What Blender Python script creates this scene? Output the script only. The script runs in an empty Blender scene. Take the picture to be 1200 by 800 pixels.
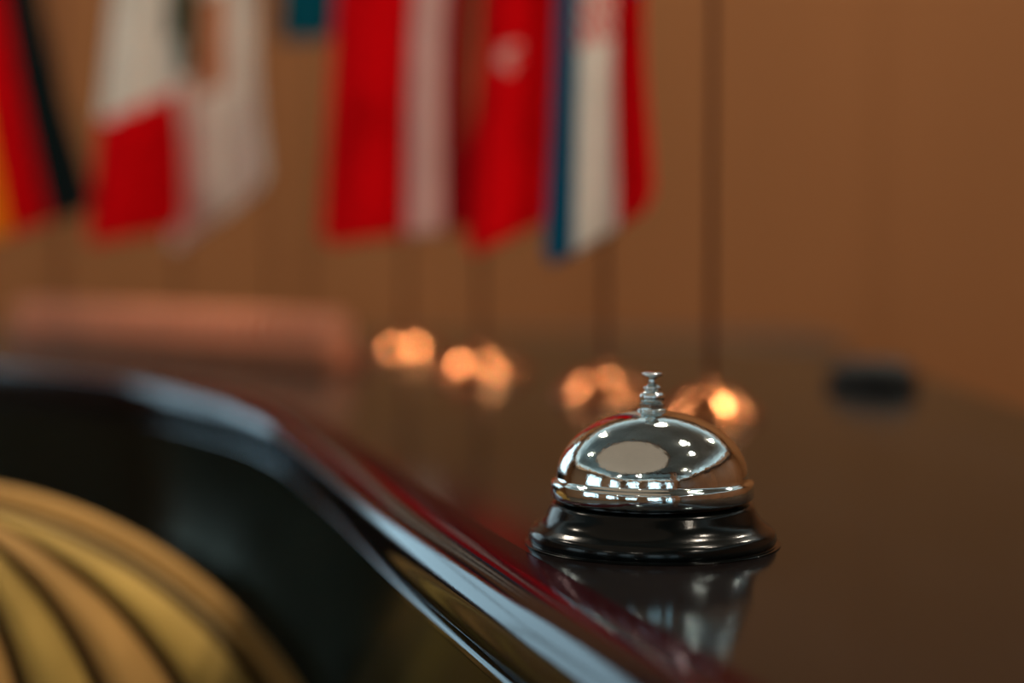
import bpy, math, random
from mathutils import Vector
random.seed(4)
sc = bpy.context.scene
sc.view_settings.view_transform = 'Standard'
CT = 1.10  # counter height

# ---------------- materials ----------------
def mat(name, col, rough=0.5, metal=0.0, noise=0.0, nscale=8.0, stretch=(1,1,1), bump=0.0, bscale=200, coat=0.0, coat_r=0.03, ior=1.5, rvar=0.0, spec=0.5, sheen=0.0):
    m = bpy.data.materials.new(name); m.use_nodes = True
    nt = m.node_tree; b = nt.nodes['Principled BSDF']
    b.inputs['Base Color'].default_value = (*col, 1)
    b.inputs['Roughness'].default_value = rough
    b.inputs['Metallic'].default_value = metal
    b.inputs['IOR'].default_value = ior
    b.inputs['Coat Weight'].default_value = coat
    b.inputs['Coat Roughness'].default_value = coat_r
    b.inputs['Specular IOR Level'].default_value = spec
    b.inputs['Sheen Weight'].default_value = sheen
    b.inputs['Sheen Tint'].default_value = (1,.8,.45,1)
    tc = nt.nodes.new('ShaderNodeTexCoord')
    mp = nt.nodes.new('ShaderNodeMapping'); mp.inputs['Scale'].default_value = stretch
    nt.links.new(tc.outputs['Object'], mp.inputs['Vector'])
    nz = nt.nodes.new('ShaderNodeTexNoise'); nz.inputs['Scale'].default_value = nscale
    nz.inputs['Detail'].default_value = 5
    nt.links.new(mp.outputs[0], nz.inputs['Vector'])
    if noise > 0:
        r = nt.nodes.new('ShaderNodeValToRGB')
        r.color_ramp.elements[0].position = 0.3; r.color_ramp.elements[1].position = 0.7
        r.color_ramp.elements[0].color = (*[c*(1-noise) for c in col], 1)
        r.color_ramp.elements[1].color = (*[min(1, c*(1+noise)) for c in col], 1)
        nt.links.new(nz.outputs['Fac'], r.inputs['Fac'])
        nt.links.new(r.outputs['Color'], b.inputs['Base Color'])
    if rvar > 0:
        mr = nt.nodes.new('ShaderNodeMapRange')
        mr.inputs['To Min'].default_value = max(0, rough-rvar); mr.inputs['To Max'].default_value = rough+rvar
        nt.links.new(nz.outputs['Fac'], mr.inputs['Value'])
        nt.links.new(mr.outputs[0], b.inputs['Roughness'])
    if bump > 0:
        n2 = nt.nodes.new('ShaderNodeTexNoise'); n2.inputs['Scale'].default_value = bscale
        n2.inputs['Detail'].default_value = 3
        nt.links.new(mp.outputs[0], n2.inputs['Vector'])
        bp = nt.nodes.new('ShaderNodeBump'); bp.inputs['Strength'].default_value = bump
        bp.inputs['Distance'].default_value = 0.001
        nt.links.new(n2.outputs['Fac'], bp.inputs['Height'])
        nt.links.new(bp.outputs[0], b.inputs['Normal'])
    return m
def lacquer(name, col, rough, gcol, gain, ior=1.35, grain=14, bump=0.03):
    """dark lacquer: diffuse under a Fresnel-weighted gloss layer"""
    m = bpy.data.materials.new(name); m.use_nodes = True
    nt = m.node_tree; nt.nodes.remove(nt.nodes['Principled BSDF']); out = nt.nodes['Material Output']
    N = nt.nodes.new; K = nt.links.new
    tc = N('ShaderNodeTexCoord'); mp = N('ShaderNodeMapping'); mp.inputs['Scale'].default_value = (1,.3,1)
    K(tc.outputs['Object'], mp.inputs['Vector'])
    nz = N('ShaderNodeTexNoise'); nz.inputs['Scale'].default_value = grain; nz.inputs['Detail'].default_value = 8
    K(mp.outputs[0], nz.inputs['Vector'])
    r = N('ShaderNodeValToRGB'); r.color_ramp.elements[0].position=.3; r.color_ramp.elements[1].position=.7
    r.color_ramp.elements[0].color = (*[c*.6 for c in col],1); r.color_ramp.elements[1].color = (*[c*1.5 for c in col],1)
    K(nz.outputs['Fac'], r.inputs['Fac'])
    sp = N('ShaderNodeTexNoise'); sp.inputs['Scale'].default_value = 900; K(tc.outputs['Object'], sp.inputs['Vector'])
    sr = N('ShaderNodeMapRange'); sr.inputs['From Min'].default_value=.66; sr.inputs['From Max'].default_value=.74
    sr.inputs['To Max'].default_value=.12; K(sp.outputs['Fac'], sr.inputs['Value'])
    ad = N('ShaderNodeMix'); ad.data_type='RGBA'; ad.inputs['B'].default_value=(.5,.45,.4,1)
    K(sr.outputs[0], ad.inputs['Factor']); K(r.outputs['Color'], ad.inputs['A'])
    d = N('ShaderNodeBsdfDiffuse'); K(ad.outputs['Result'], d.inputs['Color'])
    g = N('ShaderNodeBsdfGlossy'); g.inputs['Color'].default_value=(*gcol,1)
    mr = N('ShaderNodeMapRange'); mr.inputs['To Min'].default_value=rough*.8; mr.inputs['To Max'].default_value=rough*1.25
    K(nz.outputs['Fac'], mr.inputs['Value']); K(mr.outputs[0], g.inputs['Roughness'])
    fr = N('ShaderNodeFresnel'); fr.inputs['IOR'].default_value=ior
    mu = N('ShaderNodeMath'); mu.operation='MULTIPLY'; mu.inputs[1].default_value=gain; K(fr.outputs[0], mu.inputs[0])
    bp = N('ShaderNodeBump'); bp.inputs['Strength'].default_value=bump; bp.inputs['Distance'].default_value=.001
    K(sp.outputs['Fac'], bp.inputs['Height']); K(bp.outputs[0], g.inputs['Normal'])
    mx = N('ShaderNodeMixShader'); K(mu.outputs[0], mx.inputs[0]); K(d.outputs[0], mx.inputs[1]); K(g.outputs[0], mx.inputs[2])
    K(mx.outputs[0], out.inputs['Surface'])
    return m

M_wall = mat('brown_wall_paint', (0.255, 0.102, 0.037), 0.8, noise=0.10, nscale=1.2, stretch=(1,1,0.25), bump=0.2, bscale=300, spec=.15)
M_wallr = mat('lobby_wall_wood', (0.24, 0.09, 0.03), 0.5, noise=0.25, nscale=3, stretch=(1,1,0.2))
M_lobby = mat('lobby_wall_tan', (0.34, 0.17, 0.08), 0.6, noise=0.1)
M_floor = mat('floor_stone', (0.10, 0.075, 0.055), 0.6, noise=0.3, nscale=2, spec=.2)
M_ceil = mat('ceiling_paint', (0.42, 0.56, 0.58), 0.7, noise=0.35, nscale=1.1)
M_beam = mat('beam_wood', (0.07, 0.045, 0.03), 0.5, noise=0.3, nscale=5)
M_top = lacquer('counter_dark_lacquer', (0.008, 0.006, 0.006), 0.09, (.76,.93,1.0), 1.0, ior=1.42)
M_wine = lacquer('counter_wine_lacquer', (0.016, 0.002, 0.003), 0.12, (.46,.36,.42), .85)
M_nose = lacquer('counter_edge_lacquer', (0.006, 0.003, 0.005), 0.06, (.80,.92,1.0), 1.0, ior=1.5)
M_fascia = lacquer('counter_fascia_lacquer', (0.003, 0.006, 0.005), 0.18, (.8,.9,.8), .7, ior=1.45)
M_velA = mat('gold_velvet', (0.43, 0.27, 0.065), 0.85, noise=0.25, nscale=14, spec=.15, sheen=.3)
M_velB = mat('gold_velvet_warm_lit', (0.42, 0.225, 0.065), 0.85, noise=0.25, nscale=14, spec=.15, sheen=.3)  # same gold velvet with warmer light painted into its colour
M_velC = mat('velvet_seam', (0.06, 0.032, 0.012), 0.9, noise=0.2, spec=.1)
M_chrome = mat('polished_chrome', (0.74, 0.81, 0.81), 0.06, 1.0, noise=0.06, nscale=60, bump=0.06, bscale=600, rvar=0.04)
M_black = mat('black_enamel', (0.002, 0.003, 0.003), 0.16, noise=0.1, bump=0.03, bscale=900, ior=1.33)
M_copper = mat('copper', (0.52, 0.18, 0.065), 0.17, 1.0, noise=0.12, nscale=30)
M_copperd = mat('copper_tray', (0.36, 0.13, 0.06), 0.4, 0.5, noise=0.12, nscale=30)
M_card = mat('salmon_card', (0.70, 0.265, 0.145), 0.7, noise=0.1, spec=.2)
M_pole = mat('flag_pole_wood', (0.12, 0.025, 0.014), 0.4, noise=0.2, nscale=30, stretch=(1,1,0.1))
M_plastic = mat('dark_plastic', (0.004, 0.005, 0.005), 0.5, noise=0.1, spec=.2)
M_frame = mat('window_frame_paint', (0.25, 0.2, 0.15), 0.4, noise=0.1)
M_metal = mat('lamp_trim_metal', (0.7, 0.7, 0.68), 0.3, 1.0, noise=0.05)
def cloth(n, c): return mat(n, c, 0.95, noise=0.08, nscale=25, bump=0.15, bscale=900, spec=.05)
C_red = cloth('cloth_red', (0.80, 0.001, 0.005)); C_white = cloth('cloth_white', (0.93, 0.83, 0.71))
C_dred = cloth('cloth_dark_red', (0.27, 0.002, 0.006)); C_pink = cloth('cloth_pale_pink', (0.78, 0.45, 0.40))
C_blue = cloth('cloth_blue', (0.003, 0.105, 0.19)); C_black = cloth('cloth_black', (0.006, 0.012, 0.013))
C_gold = cloth('cloth_gold', (0.95, 0.28, 0.01)); C_green = cloth('cloth_green', (0.006, 0.05, 0.025))
C_orange = cloth('cloth_orange', (0.55, 0.20, 0.09)); C_teal = cloth('cloth_teal', (0.004, 0.11, 0.16))

# ---------------- mesh helpers ----------------
def mkobj(name, verts, faces, mats, midx=None, smooth=True, parent=None):
    me = bpy.data.meshes.new(name); me.from_pydata([tuple(v) for v in verts], [], faces)
    for m in mats: me.materials.append(m)
    if midx:
        for p, i in zip(me.polygons, midx): p.material_index = i
    for p in me.polygons: p.use_smooth = smooth
    me.update()
    ob = bpy.data.objects.new(name, me); sc.collection.objects.link(ob)
    if parent: ob.parent = parent
    return ob
def empty(name, loc=(0,0,0)):
    e = bpy.data.objects.new(name, None); e.location = loc; e.empty_display_size = 0.05
    sc.collection.objects.link(e); return e
def boxes(name, lst, m, parent=None):
    V, F = [], []
    for (x0,x1,y0,y1,z0,z1) in lst:
        b = len(V)
        V += [(x0,y0,z0),(x1,y0,z0),(x1,y1,z0),(x0,y1,z0),(x0,y0,z1),(x1,y0,z1),(x1,y1,z1),(x0,y1,z1)]
        F += [[b+i for i in f] for f in [(0,3,2,1),(4,5,6,7),(0,1,5,4),(1,2,6,5),(2,3,7,6),(3,0,4,7)]]
    return mkobj(name, V, F, [m], smooth=False, parent=parent)
def lathe(name, prof, m, seg=96, parent=None, loc=(0,0,0)):
    V, F = [], []
    n = len(prof)
    for i in range(seg):
        a = 2*math.pi*i/seg
        for r, z in prof: V.append((r*math.cos(a), r*math.sin(a), z))
    for i in range(seg):
        j = (i+1) % seg
        for k in range(n-1):
            F.append([i*n+k, j*n+k, j*n+k+1, i*n+k+1])
    ob = mkobj(name, V, F, [m], parent=parent); ob.location = loc
    w = ob.modifiers.new('weld', 'WELD'); w.merge_threshold = 1e-6
    return ob
def smoothprof(pts, sub=6):
    out = []
    n = len(pts)
    for i in range(n-1):
        p0 = pts[max(i-1,0)]; p1 = pts[i]; p2 = pts[i+1]; p3 = pts[min(i+2,n-1)]
        for k in range(sub):
            t = k/sub
            out.append(tuple(0.5*((2*b)+(-a+c)*t+(2*a-5*b+4*c-d)*t*t+(-a+3*b-3*c+d)*t**3) for a,b,c,d in zip(p0,p1,p2,p3)))
    out.append(tuple(pts[-1])); return out
def resample(pts, step):
    out = [pts[0]]; L = 0
    for a, b in zip(pts[:-1], pts[1:]):
        d = math.dist(a, b)
        while d > 0 and L + d >= step:
            t = (step-L)/d
            a = tuple(a[i]+(b[i]-a[i])*t for i in range(2)); out.append(a)
            d = math.dist(a, b); L = 0
        L += d
    return out

# ---------------- room ----------------
XL, XR, YB, YF, H = -5.0, 3.2, 3.2, -6.0, 3.1
boxes('floor', [(XL-.15, XR+.15, YF-.15, YB+.15, -.1, 0)], M_floor)
boxes('ceiling', [(XL-.15, XR+.15, YF-.15, YB+.15, H, H+.1)], M_ceil)
def wall_y(name, y0, y1, m, wins, z0, z1):
    lst = []; x = XL-.15
    for a, b in wins:
        lst.append((x, a, y0, y1, 0, H)); lst.append((a, b, y0, y1, 0, z0)); lst.append((a, b, y0, y1, z1, H)); x = b
    lst.append((x, XR+.15, y0, y1, 0, H))
    return boxes(name, lst, m)
def wall_x(name, x0, x1, m, wins, z0, z1):
    lst = []; y = YF
    for a, b in wins:
        lst.append((x0, x1, y, a, 0, H)); lst.append((x0, x1, a, b, 0, z0)); lst.append((x0, x1, a, b, z1, H)); y = b
    lst.append((x0, x1, y, YB, 0, H))
    return boxes(name, lst, m)
wall_y('wall_back', YB, YB+.15, M_wall, [(-3.2, -1.35)], 1.15, 2.5)
wall_y('wall_front', YF-.15, YF, M_lobby, [(-4.2,-2.6),(-1.0,.6),(1.4,2.6)], 0.9, 2.5)
wall_x('wall_left', XL-.15, XL, M_lobby, [(-4.5,-3.0),(-1.5,0.3)], 0.9, 2.4)
wall_x('wall_right', XR, XR+.15, M_wallr, [], 0, 0)
def win(name, axis, c0, c1, plane, z0, z1):
    e = empty(name); t = .04; L = []
    mid = (c0+c1)/2
    segs = [(c0,c0+t,z0,z1),(c1-t,c1,z0,z1),(mid-.02,mid+.02,z0,z1),(c0,c1,z0,z0+t),(c0,c1,z1-t,z1),(c0,c1,(z0+z1)/2-.015,(z0+z1)/2+.015)]
    for a,b,c,d in segs:
        L.append((a,b,plane-.02,plane+.02,c,d) if axis=='y' else (plane-.02,plane+.02,a,b,c,d))
    boxes(name+'_frame', L, M_frame, e)
win('window_1','y',-3.2,-1.35,YB+.07,1.15,2.5)  # unseen window added to put bright streaks on the counter edge
for i,(a,b) in enumerate([(-4.2,-2.6),(-1.0,.6),(1.4,2.6)]): win('window_%d'%(i+2),'y',a,b,YF-.07,.9,2.5)
for i,(a,b) in enumerate([(-4.5,-3.0),(-1.5,0.3)]): win('window_%d'%(i+5),'x',a,b,XL-.07,.9,2.4)
boxes('trim_1', [(x-.006, x+.006, YB-.006, YB, .1, 2.6) for x in (-.9, .15, .72, 1.6, 2.4)], M_wall)
boxes('baseboard_back', [(XL, XR, YB-.015, YB, 0, .1)], M_wallr)
cz = 2.66; cw = .22
boxes('trim_2', [(XL, XR, YB-cw, YB, cz, cz+.03), (XL, XR, YF, YF+cw, cz, cz+.03), (XL, XL+cw, YF+cw, YB-cw, cz, cz+.03), (XR-cw, XR, YF+cw, YB-cw, cz, cz+.03),
                 (XL+cw-.02, XR-cw+.02, YB-cw, YB-cw+.02, cz+.03, cz+.09), (XL+cw-.02, XR-cw+.02, YF+cw-.02, YF+cw, cz+.03, cz+.09),
                 (XL+cw-.02, XL+cw, YF+cw, YB-cw, cz+.03, cz+.09), (XR-cw, XR-cw+.02, YF+cw, YB-cw, cz+.03, cz+.09)], M_beam)
def strip(name, loc, sx, sy, p, col):
    l = bpy.data.lights.new(name, 'AREA'); l.shape='RECTANGLE'; l.size=sx; l.size_y=sy; l.energy=p; l.color=col
    o = bpy.data.objects.new(name, l); sc.collection.objects.link(o); o.location=loc; o.rotation_euler=(math.pi,0,0)
CW = (.95,.98,1.0)
strip('added_cove_fill', ((XL+XR)/2, YB-.1, cz+.05), XR-XL-.6, .06, 28, CW)  # invented uplights on the ledge, brighten the ceiling the bell mirrors
strip('added_cove_fill', ((XL+XR)/2, YF+.1, cz+.05), XR-XL-.6, .06, 28, CW)
strip('added_cove_fill', (XL+.1, (YB+YF)/2, cz+.05), .06, YB-YF-.6, 30, CW)
strip('added_cove_fill', (XR-.1, (YB+YF)/2, cz+.05), .06, YB-YF-.6, 28, CW)
boxes('added_reflection_beams', [(XL, XR, y-.09, y+.09, H-.12, H) for y in (-4.3, -2.6)], M_beam)  # unseen beams added to give the dome reflection a streak pattern
boxes('lobby_column', [(.95,1.25,-2.35,-2.05,0,2.98),(.91,1.29,-2.39,-2.01,0,.15),(.91,1.29,-2.39,-2.01,2.85,2.98)], M_wallr)

w = bpy.data.worlds.new('daylight'); sc.world = w; w.use_nodes = True
w.node_tree.nodes['Background'].inputs[0].default_value = (0.64, 0.86, 0.95, 1)
w.node_tree.nodes['Background'].inputs[1].default_value = 2.4

shade_cab = empty('wall_foot_shade_cabinet', (-.25, 2.98, 0))  # dark cabinet added to stand in for shade at the wall foot
boxes('shade_carcass', [(-.95,.80,-.20,.20,.08,1.02)], M_beam, shade_cab)
boxes('shade_plinth', [(-.92,.77,-.17,.19,0,.08)], M_plastic, shade_cab)
boxes('shade_cabinet_top', [(-.97,.82,-.22,.21,1.02,1.05)], M_beam, shade_cab)
boxes('shade_doors', [(-.94+.435*i,-.94+.435*i+.425,-.215,-.20,.10,1.0) for i in range(4)], M_beam, shade_cab)

# ---------------- ceiling lights ----------------
def light(name, loc, r, power, col, parent):
    l = bpy.data.lights.new(name, 'AREA'); l.shape = 'DISK'; l.size = 2*r; l.energy = power; l.color = col
    o = bpy.data.objects.new(name, l); sc.collection.objects.link(o); o.parent = parent; o.location = loc
    return o
for gx, gy in [(-3.6,-3.0),(-1.4,-3.4),(1.9,-1.6),(1.35,.3),(.9,.85),(-2.2,1.4),(-1.0,2.3),(.35,2.2),(1.8,2.2)]:
    e = empty('downlight', (gx, gy, H))
    lathe('trim_ring', [(.06,0),(.06,-.012),(.085,-.010),(.09,0)], M_metal, 32, e)
    light('lamp', (0,0,-.008), .055, 16.5, (1.0,.87,.70), e)
e = empty('round_ceiling_lamp', (-1.25, -.75, H))
lathe('lamp_rim', [(1.85,0),(1.85,-.05),(1.87,-.05),(1.88,-.03),(1.88,0)], M_lobby, 96, e)
lathe('lamp_plate', [(0.0,-.02),(1.85,-.02)], M_lobby, 96, e)
light('lamp', (0,0,-.035), 1.82, 8.5, (1.0,.80,.60), e)

# ---------------- reception counter ----------------
counter = empty('reception_counter')
outer_c = [(.46,-1.3),(.30,-.6),(.155,0),(.0425,.372),(.0095,.477),(-.033,.62),(-.083,.81),(-.138,1.0),(-.202,1.15),(-.315,1.32),(-.535,1.52),(-.9,1.76),(-1.6,2.1)]
outer = resample(smoothprof(outer_c, 12), .006)
inner_c = [(1.0,-1.2),(.66,-.5),(.50,0),(.385,.5),(.33,.95),(.335,1.4),(.29,1.72),(.1,1.95),(-.25,2.15),(-.65,2.38),(-1.3,2.8)]
inner = resample(smoothprof(inner_c, 8), .03)
def frames(P):
    N = []
    for i in range(len(P)):
        a = P[max(i-3,0)]; b = P[min(i+3,len(P)-1)]
        t = Vector((b[0]-a[0], b[1]-a[1])).normalized(); N.append((-t.y, t.x))
    return N
ON = frames(outer)
def sweep(name, prof, m, P=outer, N=ON, step=1, parent=counter):
    V, F = [], []; idx = list(range(0, len(P), step)); n = len(prof)
    for i in idx:
        for o, z in prof: V.append((P[i][0]+N[i][0]*o, P[i][1]+N[i][1]*o, z))
    for a in range(len(idx)-1):
        for k in range(n-1): F.append([a*n+k, (a+1)*n+k, (a+1)*n+k+1, a*n+k+1])
    return mkobj(name, V, F, [m], parent=parent)
BW = .012
ip = [(outer[i][0]-ON[i][0]*BW, outer[i][1]-ON[i][1]*BW) for i in range(0, len(outer), 3)]
loop = ip + inner[::-1]
n = len(loop)
V = [(x,y,CT) for x,y in loop] + [(x,y,CT-.035) for x,y in loop]
F = [list(range(n))[::-1]] + [list(range(n,2*n))] + [[i,(i+1)%n,n+(i+1)%n,n+i] for i in range(n)]
top = mkobj('counter_top', V, F, [M_top], smooth=False, parent=counter)
sweep('edge_band', [(-BW, CT-.02), (-BW, CT+.0002), (-BW+.001, CT+.0005), (0, CT+.0005)], M_wine)
nose = []
for k in range(21):
    a = math.pi*k/20
    nose.append((.016*max(0,math.sin(a))**0.9, CT+.0005-.0145+.0145*math.cos(a)))
nose += [(.003, CT-.0295), (.007, CT-.0305), (.009, CT-.033), (.007, CT-.0355), (.003, CT-.0365)]
sweep('edge_bullnose', nose, M_nose)
sweep('fascia', [(0, CT-.02), (.003, CT-.024), (.004, CT-.03), (.004, CT-.118), (.007, CT-.121), (.007, CT-.130), (.002, CT-.133), (-.08, CT-.134)], M_fascia)
sweep('front_panel', [(-.08, CT-.13), (-.08, .12), (-.12, .115), (-.12, 0)], M_fascia)
V = [(x,y,CT-.035) for x,y in inner]+[(x,y,0) for x,y in inner]; n=len(inner)
mkobj('inner_panel', V, [[i,i+1,n+i+1,n+i] for i in range(n-1)], [M_wallr], parent=counter)

# ---------------- bar stool with channel-tufted shell back ----------------
st = empty('bar_stool', (-.310, .795, 0))
R = .228; zc = .847; NCH = 11
V, F, MI = [], [], []; nu, nv = NCH*10, 40
def backpt(s, t, side):
    z = zc+R*math.cos(t*math.pi*.74)
    wv = R*math.sin(min(t*math.pi*.74, math.pi*.5)) if t*.74 < .5 else R*(1-.28*((t*.74-.5)/.24)**1.3)
    ph = ((s+1)/2*NCH) % 1.0
    b = .018*abs(math.sin(math.pi*ph))**.6 * min(1, t*5)
    bow = -.085*(1-s*s)*min(1,(wv/R))
    if side == 0: y = bow+.02-b
    else: y = bow*0.8+.055
    return (wv*s*1.0, y, z)
for side in (0, 1):
    for j in range(nv+1):
        for i in range(nu+1):
            V.append(backpt(-1+2*i/nu, j/nv, side))
    o = side*(nu+1)*(nv+1)
    for j in range(nv):
        for i in range(nu):
            a = o+j*(nu+1)+i; F.append([a,a+1,a+nu+2,a+nu+1] if side == 0 else [a,a+nu+1,a+nu+2,a+1])
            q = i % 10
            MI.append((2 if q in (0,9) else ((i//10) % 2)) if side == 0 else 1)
o = (nu+1)*(nv+1)
for j in range(nv):
    for i in (0, nu):
        a = j*(nu+1)+i; F.append([a,a+nu+1,o+a+nu+1,o+a]); MI.append(0)
for i in range(nu):
    a = nv*(nu+1)+i; F.append([a,a+1,o+a+1,o+a]); MI.append(0)
mkobj('shell_back', V, F, [M_velA, M_velB, M_velC], MI, parent=st)
cu = bpy.data.curves.new('rim_piping','CURVE'); cu.dimensions='3D'; cu.bevel_depth=.010; cu.bevel_resolution=4
pts = [backpt(-1, j/nv, 0) for j in range(nv,-1,-1)] + [backpt(1, j/nv, 0) for j in range(1,nv+1)]
sp = cu.splines.new('POLY'); sp.points.add(len(pts)-1)
for p, q in zip(sp.points, pts): p.co = (q[0], q[1]+.018, q[2], 1)
cu.materials.append(M_velB); po = bpy.data.objects.new('rim_piping', cu); sc.collection.objects.link(po); po.parent = st
lathe('seat_cushion', [(r,z) for r,z in smoothprof([(0,.66),(.15,.66),(.185,.67),(.195,.70),(.19,.73),(.16,.75),(.08,.757),(0,.757)],5)], M_velB, 64, st, (-.01,.12,0))
lathe('column', [(0,.0),(.20,.0),(.205,.006),(.20,.014),(.06,.03),(.028,.05),(.026,.655),(.09,.66),(0,.66)], M_metal, 48, st, (-.01,.12,0))
lathe('foot_ring', [(.155+.011*math.cos(a),.28+.011*math.sin(a)) for a in [2*math.pi*k/12 for k in range(13)]], M_metal, 48, st, (-.01,.12,0))
boxes('foot_ring_spokes', [(-.165,.145,.113,.127,.275,.285),(-.017,-.003,-.035,.275,.275,.285)], M_metal, st)

# ---------------- call bell ----------------
bell = empty('call_bell', (.048, .5525, CT+.0003))
mm = .001
def L(name, pts, m, sm=0, seg=128):
    p = smoothprof(pts, sm) if sm else pts
    return lathe(name, [(max(r,0)*mm, z*mm) for r,z in p], m, seg, bell)
base = [(0,0),(40.6,0),(41.6,.3),(42.2,1.0),(42.4,2.0),(42.2,3.4),(41.5,4.8),(40.3,5.7),(38.9,6.6),(37.4,8.0),(36.2,9.8),(35.3,11.8),(34.6,13.2),(33.4,14.0),(31,14.2),(28,14.2),(0,14.2)]
L('base', base, M_black, 4)
L('gap_collar', [(30,13.8),(30,16.4),(0,16.4)], M_black)
dome = [(31.2,15.6),(33.6,15.5),(34.4,15.7),(34.75,16.2),(34.75,20.6),(34.4,21.3),(33.7,21.7),(33.2,22.0)]
for k in range(1, 49):
    a = (math.pi/2)*k/48
    dome.append((33.0*math.cos(a), 22.1+23.0*math.sin(a)))
L('dome', dome, M_chrome)
L('washer', [(0,45.3),(5.0,44.6),(5.1,45.4),(4.8,45.8),(0,45.9)], M_chrome)
hexv=[]
for z in (45.7, 47.7):
    for i in range(6):
        a = math.pi*i/3+.3; hexv.append((4.6*mm*math.cos(a),4.6*mm*math.sin(a),z*mm))
hexf=[[0,1,2,3,4,5][::-1],[6,7,8,9,10,11]]+[[i,(i+1)%6,6+(i+1)%6,6+i] for i in range(6)]
hx = mkobj('hex_nut', hexv, hexf, [M_chrome], smooth=False, parent=bell)
bv = hx.modifiers.new('b','BEVEL'); bv.width=.0003; bv.segments=2
L('collar', [(0,47.7),(3.0,47.7),(3.9,48.3),(4.3,49.4),(4.2,50.5),(3.5,51.3),(2.6,51.6),(2.7,52.0),(3.1,52.5),(3.0,53.2),(2.2,53.7),(1.5,54.0),(0,54.0)], M_chrome, 3, 64)
L('plunger', [(0,53.5),(1.5,53.8),(1.5,56.3),(2.2,56.6),(3.3,57.0),(3.6,57.5),(3.3,58.1),(2.0,58.4),(0,58.5)], M_chrome, 3, 64)

# ---------------- flags ----------------
def cloth_mesh(parent, x0t, x1t, x0b, x1b, y, ztop, zbl, zbr, colf, mats, pleats=2.5, amp=.008, seed=0, mid=0.0):
    nu, nv = 48, 60; V=[]; F=[]; MI=[]
    px,py,pz = parent.location
    for j in range(nv+1):
        t = j/nv
        for i in range(nu+1):
            s = i/nu
            zb = zbl+(zbr-zbl)*s - mid*math.sin(math.pi*s) + .012*(max(0,abs(s-.5)*2-.8)/.2)**2
            z = ztop+(zb-ztop)*t
            e = t**0.8
            xl = x0t+(x0b-x0t)*e; xr = x1t+(x1b-x1t)*e
            x = xl+(xr-xl)*s + .003*math.sin(7*t+seed)*(s-.2)
            yy = y + amp*(.35+.65*t)*math.sin(2*math.pi*pleats*s+seed+1.2*t) + .004*math.sin(5*t+seed*2)
            V.append((x-px,yy-py,z-pz))
    for j in range(nv):
        for i in range(nu):
            a=j*(nu+1)+i; F.append([a,a+1,a+nu+2,a+nu+1])
            MI.append(colf((i+.5)/nu,(j+.5)/nv))
    o = mkobj('cloth', V, F, mats, MI, parent=parent)
    so = o.modifiers.new('thick','SOLIDIFY'); so.thickness=.0006
    return o
def flag(bx, by, R, hgt, armx0, armx1, army):
    e = empty('desk_flag', (bx, by, CT+.0003))
    pr = [(0,0),(1,0),(1.03,.06),(1.02,.14),(.97,.2),(.90,.26),(.80,.38),(.66,.54),(.48,.66),(.30,.72),(.18,.76),(.13,.84),(.12,.92),(0,.95)]
    lathe('base', [(max(0,a)*R, z*.025) for a,z in smoothprof(pr,4)], M_copper, 64, e)
    lathe('pole', [(0,.016),(.0022,.016),(.0022,hgt),(.004,hgt+.003),(.0045,hgt+.009),(.003,hgt+.014),(0,hgt+.016)], M_pole, 20, e)
    zc = hgt-.012
    boxes('cross_arm', [(min(armx0,bx)-bx-.004, max(armx1,bx)-bx+.004, min(army-by,-.0015)-.001, .0035, zc, zc+.004)], M_pole, e)
    return e
ZT = lambda hgt: CT+hgt-.010
f = flag(.121, .985, .029, .36, .06, .118, .975)
cloth_mesh(f, .064,.108,.070,.098, .973, ZT(.36), 1.352,1.364, lambda s,t:0, [C_blue], 1.5,.005,1)
f = flag(.065, 1.13, .034, .42, .03, .088, 1.085)
def c2(s,t):
    if .25<s<.68 and .45<t<.57: return 2 if (int(s*18)+int(t*40))%2 else 1
    return 0 if s<.27 else (1 if s<.68 else 2)
cloth_mesh(f, .036,.086,.022,.091, 1.085, ZT(.42), 1.188,1.230, c2, [C_blue,C_white,C_red], 1.6,.008,.4)
f = flag(-.026, 1.35, .040, .44, -.02, .05, 1.238)
def c3(s,t):
    du=(s-.36)*.07; dv=(t-.56)*.31
    r=math.hypot(du,dv); r2=math.hypot(du-.005,dv)
    return 1 if (r<.010 and r2>.005) else 0
cloth_mesh(f, -.008,.048,-.034,.033, 1.238, ZT(.44), 1.196,1.228, c3, [C_red,C_pink], 1.4,.008,2.0)
f = flag(-.104, 1.60, .038, .47, -.15, -.03, 1.49)
cloth_mesh(f, -.150,-.030,-.175,-.038, 1.49, ZT(.47), 1.206,1.222, lambda s,t: 0 if s<.56 else (1 if s<.80 else 2), [C_red,C_pink,C_dred], 2.2,.008,.9, mid=-.002)
f = flag(-.285, 1.93, .035, .50, -.35, -.26, 1.76)
def c5(s,t):
    if s<.22 and t<.52: return 2
    return 1 if (.25<s<.6 and .3<t<.60) else 0
cloth_mesh(f, -.345,-.285,-.372,-.266, 1.76, ZT(.50), 1.198,1.276, c5, [C_white,C_orange,C_green], 1.6,.009,.2)
f = flag(-.40, 1.96, .035, .49, -.42, -.34, 1.70)
cloth_mesh(f, -.395,-.345,-.446,-.346, 1.70, ZT(.49), 1.208,1.228, lambda s,t: 1 if t>.66-.07*s else (2 if (s>.85 and t<.45) else 0), [C_white,C_red,C_green], 1.2,.008,1.5)
f = flag(-.56, 2.02, .035, .49, -.64, -.53, 1.70)
cloth_mesh(f, -.635,-.530,-.590,-.442, 1.70, ZT(.49), 1.200,1.246, lambda s,t: 0 if s<.42 else (1 if s<.72 else 2), [C_gold,C_red,C_black], 2.0,.008,.5)
f = flag(-.225, 1.80, .035, .54, -.27, -.19, 1.79)
cloth_mesh(f, -.250,-.195,-.255,-.190, 1.79, ZT(.54), 1.430,1.437, lambda s,t:0, [C_teal], 1.6,.006,.5)

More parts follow.
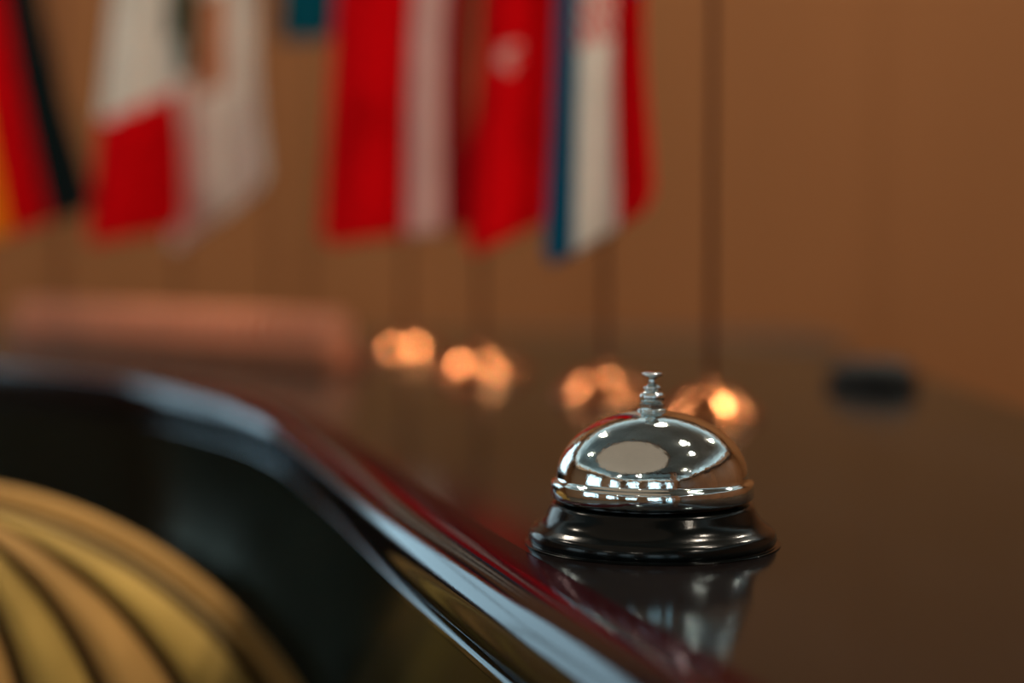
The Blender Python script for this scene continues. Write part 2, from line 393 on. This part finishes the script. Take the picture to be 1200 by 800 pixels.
# ---------------- card rack ----------------
A = Vector((-.550,1.82)); B = Vector((-.142,1.40)); ax=(B-A); Ln=ax.length; ax.normalize()
rack = empty('card_rack', (A.x, A.y, CT+.0003)); rack.rotation_euler=(0,0,math.atan2(ax.y,ax.x))
D=.040
prof=[(-D/2-.004,0),(-D/2-.004,.004),(-D/2,.005),(-D/2-.003,.010),(-D/2-.002,.016),(-D/2+.001,.017),(-D/2+.003,.014),(-D/2+.003,.005),(D/2-.003,.005),(D/2-.003,.014),(D/2-.001,.017),(D/2+.002,.016),(D/2+.003,.010),(D/2,.005),(D/2+.004,.004),(D/2+.004,0)]
V=[];F=[];n=len(prof)
for x in (0,Ln):
    for y,z in prof: V.append((x,y,z))
for kx in range(n): F.append([kx,(kx+1)%n,n+(kx+1)%n,n+kx])
F.append(list(range(n))); F.append(list(range(n,2*n)))
mkobj('tray', V, F, [M_copperd], smooth=False, parent=rack)
V=[];F=[]
nc=26
for c in range(nc):
    x=.012+(Ln-.034)*c/(nc-1); b=len(V); ang=.12
    pts=[]
    for q in range(13):
        a=math.pi*q/12; pts.append(((D/2-.005)*math.cos(a), .024+.026*max(0,math.sin(a))**.7))
    pts=[(D/2-.005,.0052)]+pts+[(-D/2+.005,.0052)]
    for dx in (-.0066,.0066):
        for y,z in pts: V.append((x+dx+z*ang,y,z))
    m=len(pts)
    F.append([b+i for i in range(m)]); F.append([b+m+i for i in range(m)][::-1])
    for i in range(m): F.append([b+i,b+m+i,b+m+(i+1)%m,b+(i+1)%m])
mkobj('cards', V, F, [M_card], smooth=False, parent=rack)

# ---------------- computer mouse ----------------
ms = empty('computer_mouse', (.270,1.215,CT+.0003)); ms.rotation_euler=(0,0,2.4)
V=[];F=[];nu=32;nv=10
for j in range(nv+1):
    ph=(math.pi/2)*j/nv
    for i in range(nu):
        a=2*math.pi*i/nu; sq=lambda c:math.copysign(abs(c)**.8,c)
        V.append((.036*sq(math.cos(a))*math.cos(ph)**.6 if j<nv else 0,.023*sq(math.sin(a))*math.cos(ph)**.6 if j<nv else 0,.002+.019*math.sin(ph)*(1-.15*math.cos(a)*math.cos(ph))))
for i in range(nu): V.append((.033*math.cos(2*math.pi*i/nu),.020*math.sin(2*math.pi*i/nu),0))
o=(nv+1)*nu
for j in range(nv):
    for i in range(nu): F.append([j*nu+i,j*nu+(i+1)%nu,(j+1)*nu+(i+1)%nu,(j+1)*nu+i])
for i in range(nu): F.append([o+i,o+(i+1)%nu,(i+1)%nu,i])
F.append([o+i for i in range(nu)][::-1])
mkobj('shell', V, F, [M_plastic], parent=ms)
boxes('scroll_wheel', [(.010,.020,-.002,.002,.014,.0205)], M_plastic, ms)

# ---------------- camera ----------------
cd = bpy.data.cameras.new('camera'); cam = bpy.data.objects.new('camera', cd); sc.collection.objects.link(cam)
cd.sensor_width = 36; cd.lens = 57; cd.clip_start = .01
cam.location = (0,0,CT+.098); cam.rotation_euler = (math.radians(90-3.01),0,0)
cd.dof.use_dof = True; cd.dof.focus_distance = .528; cd.dof.aperture_fstop = 3.1
sc.camera = cam
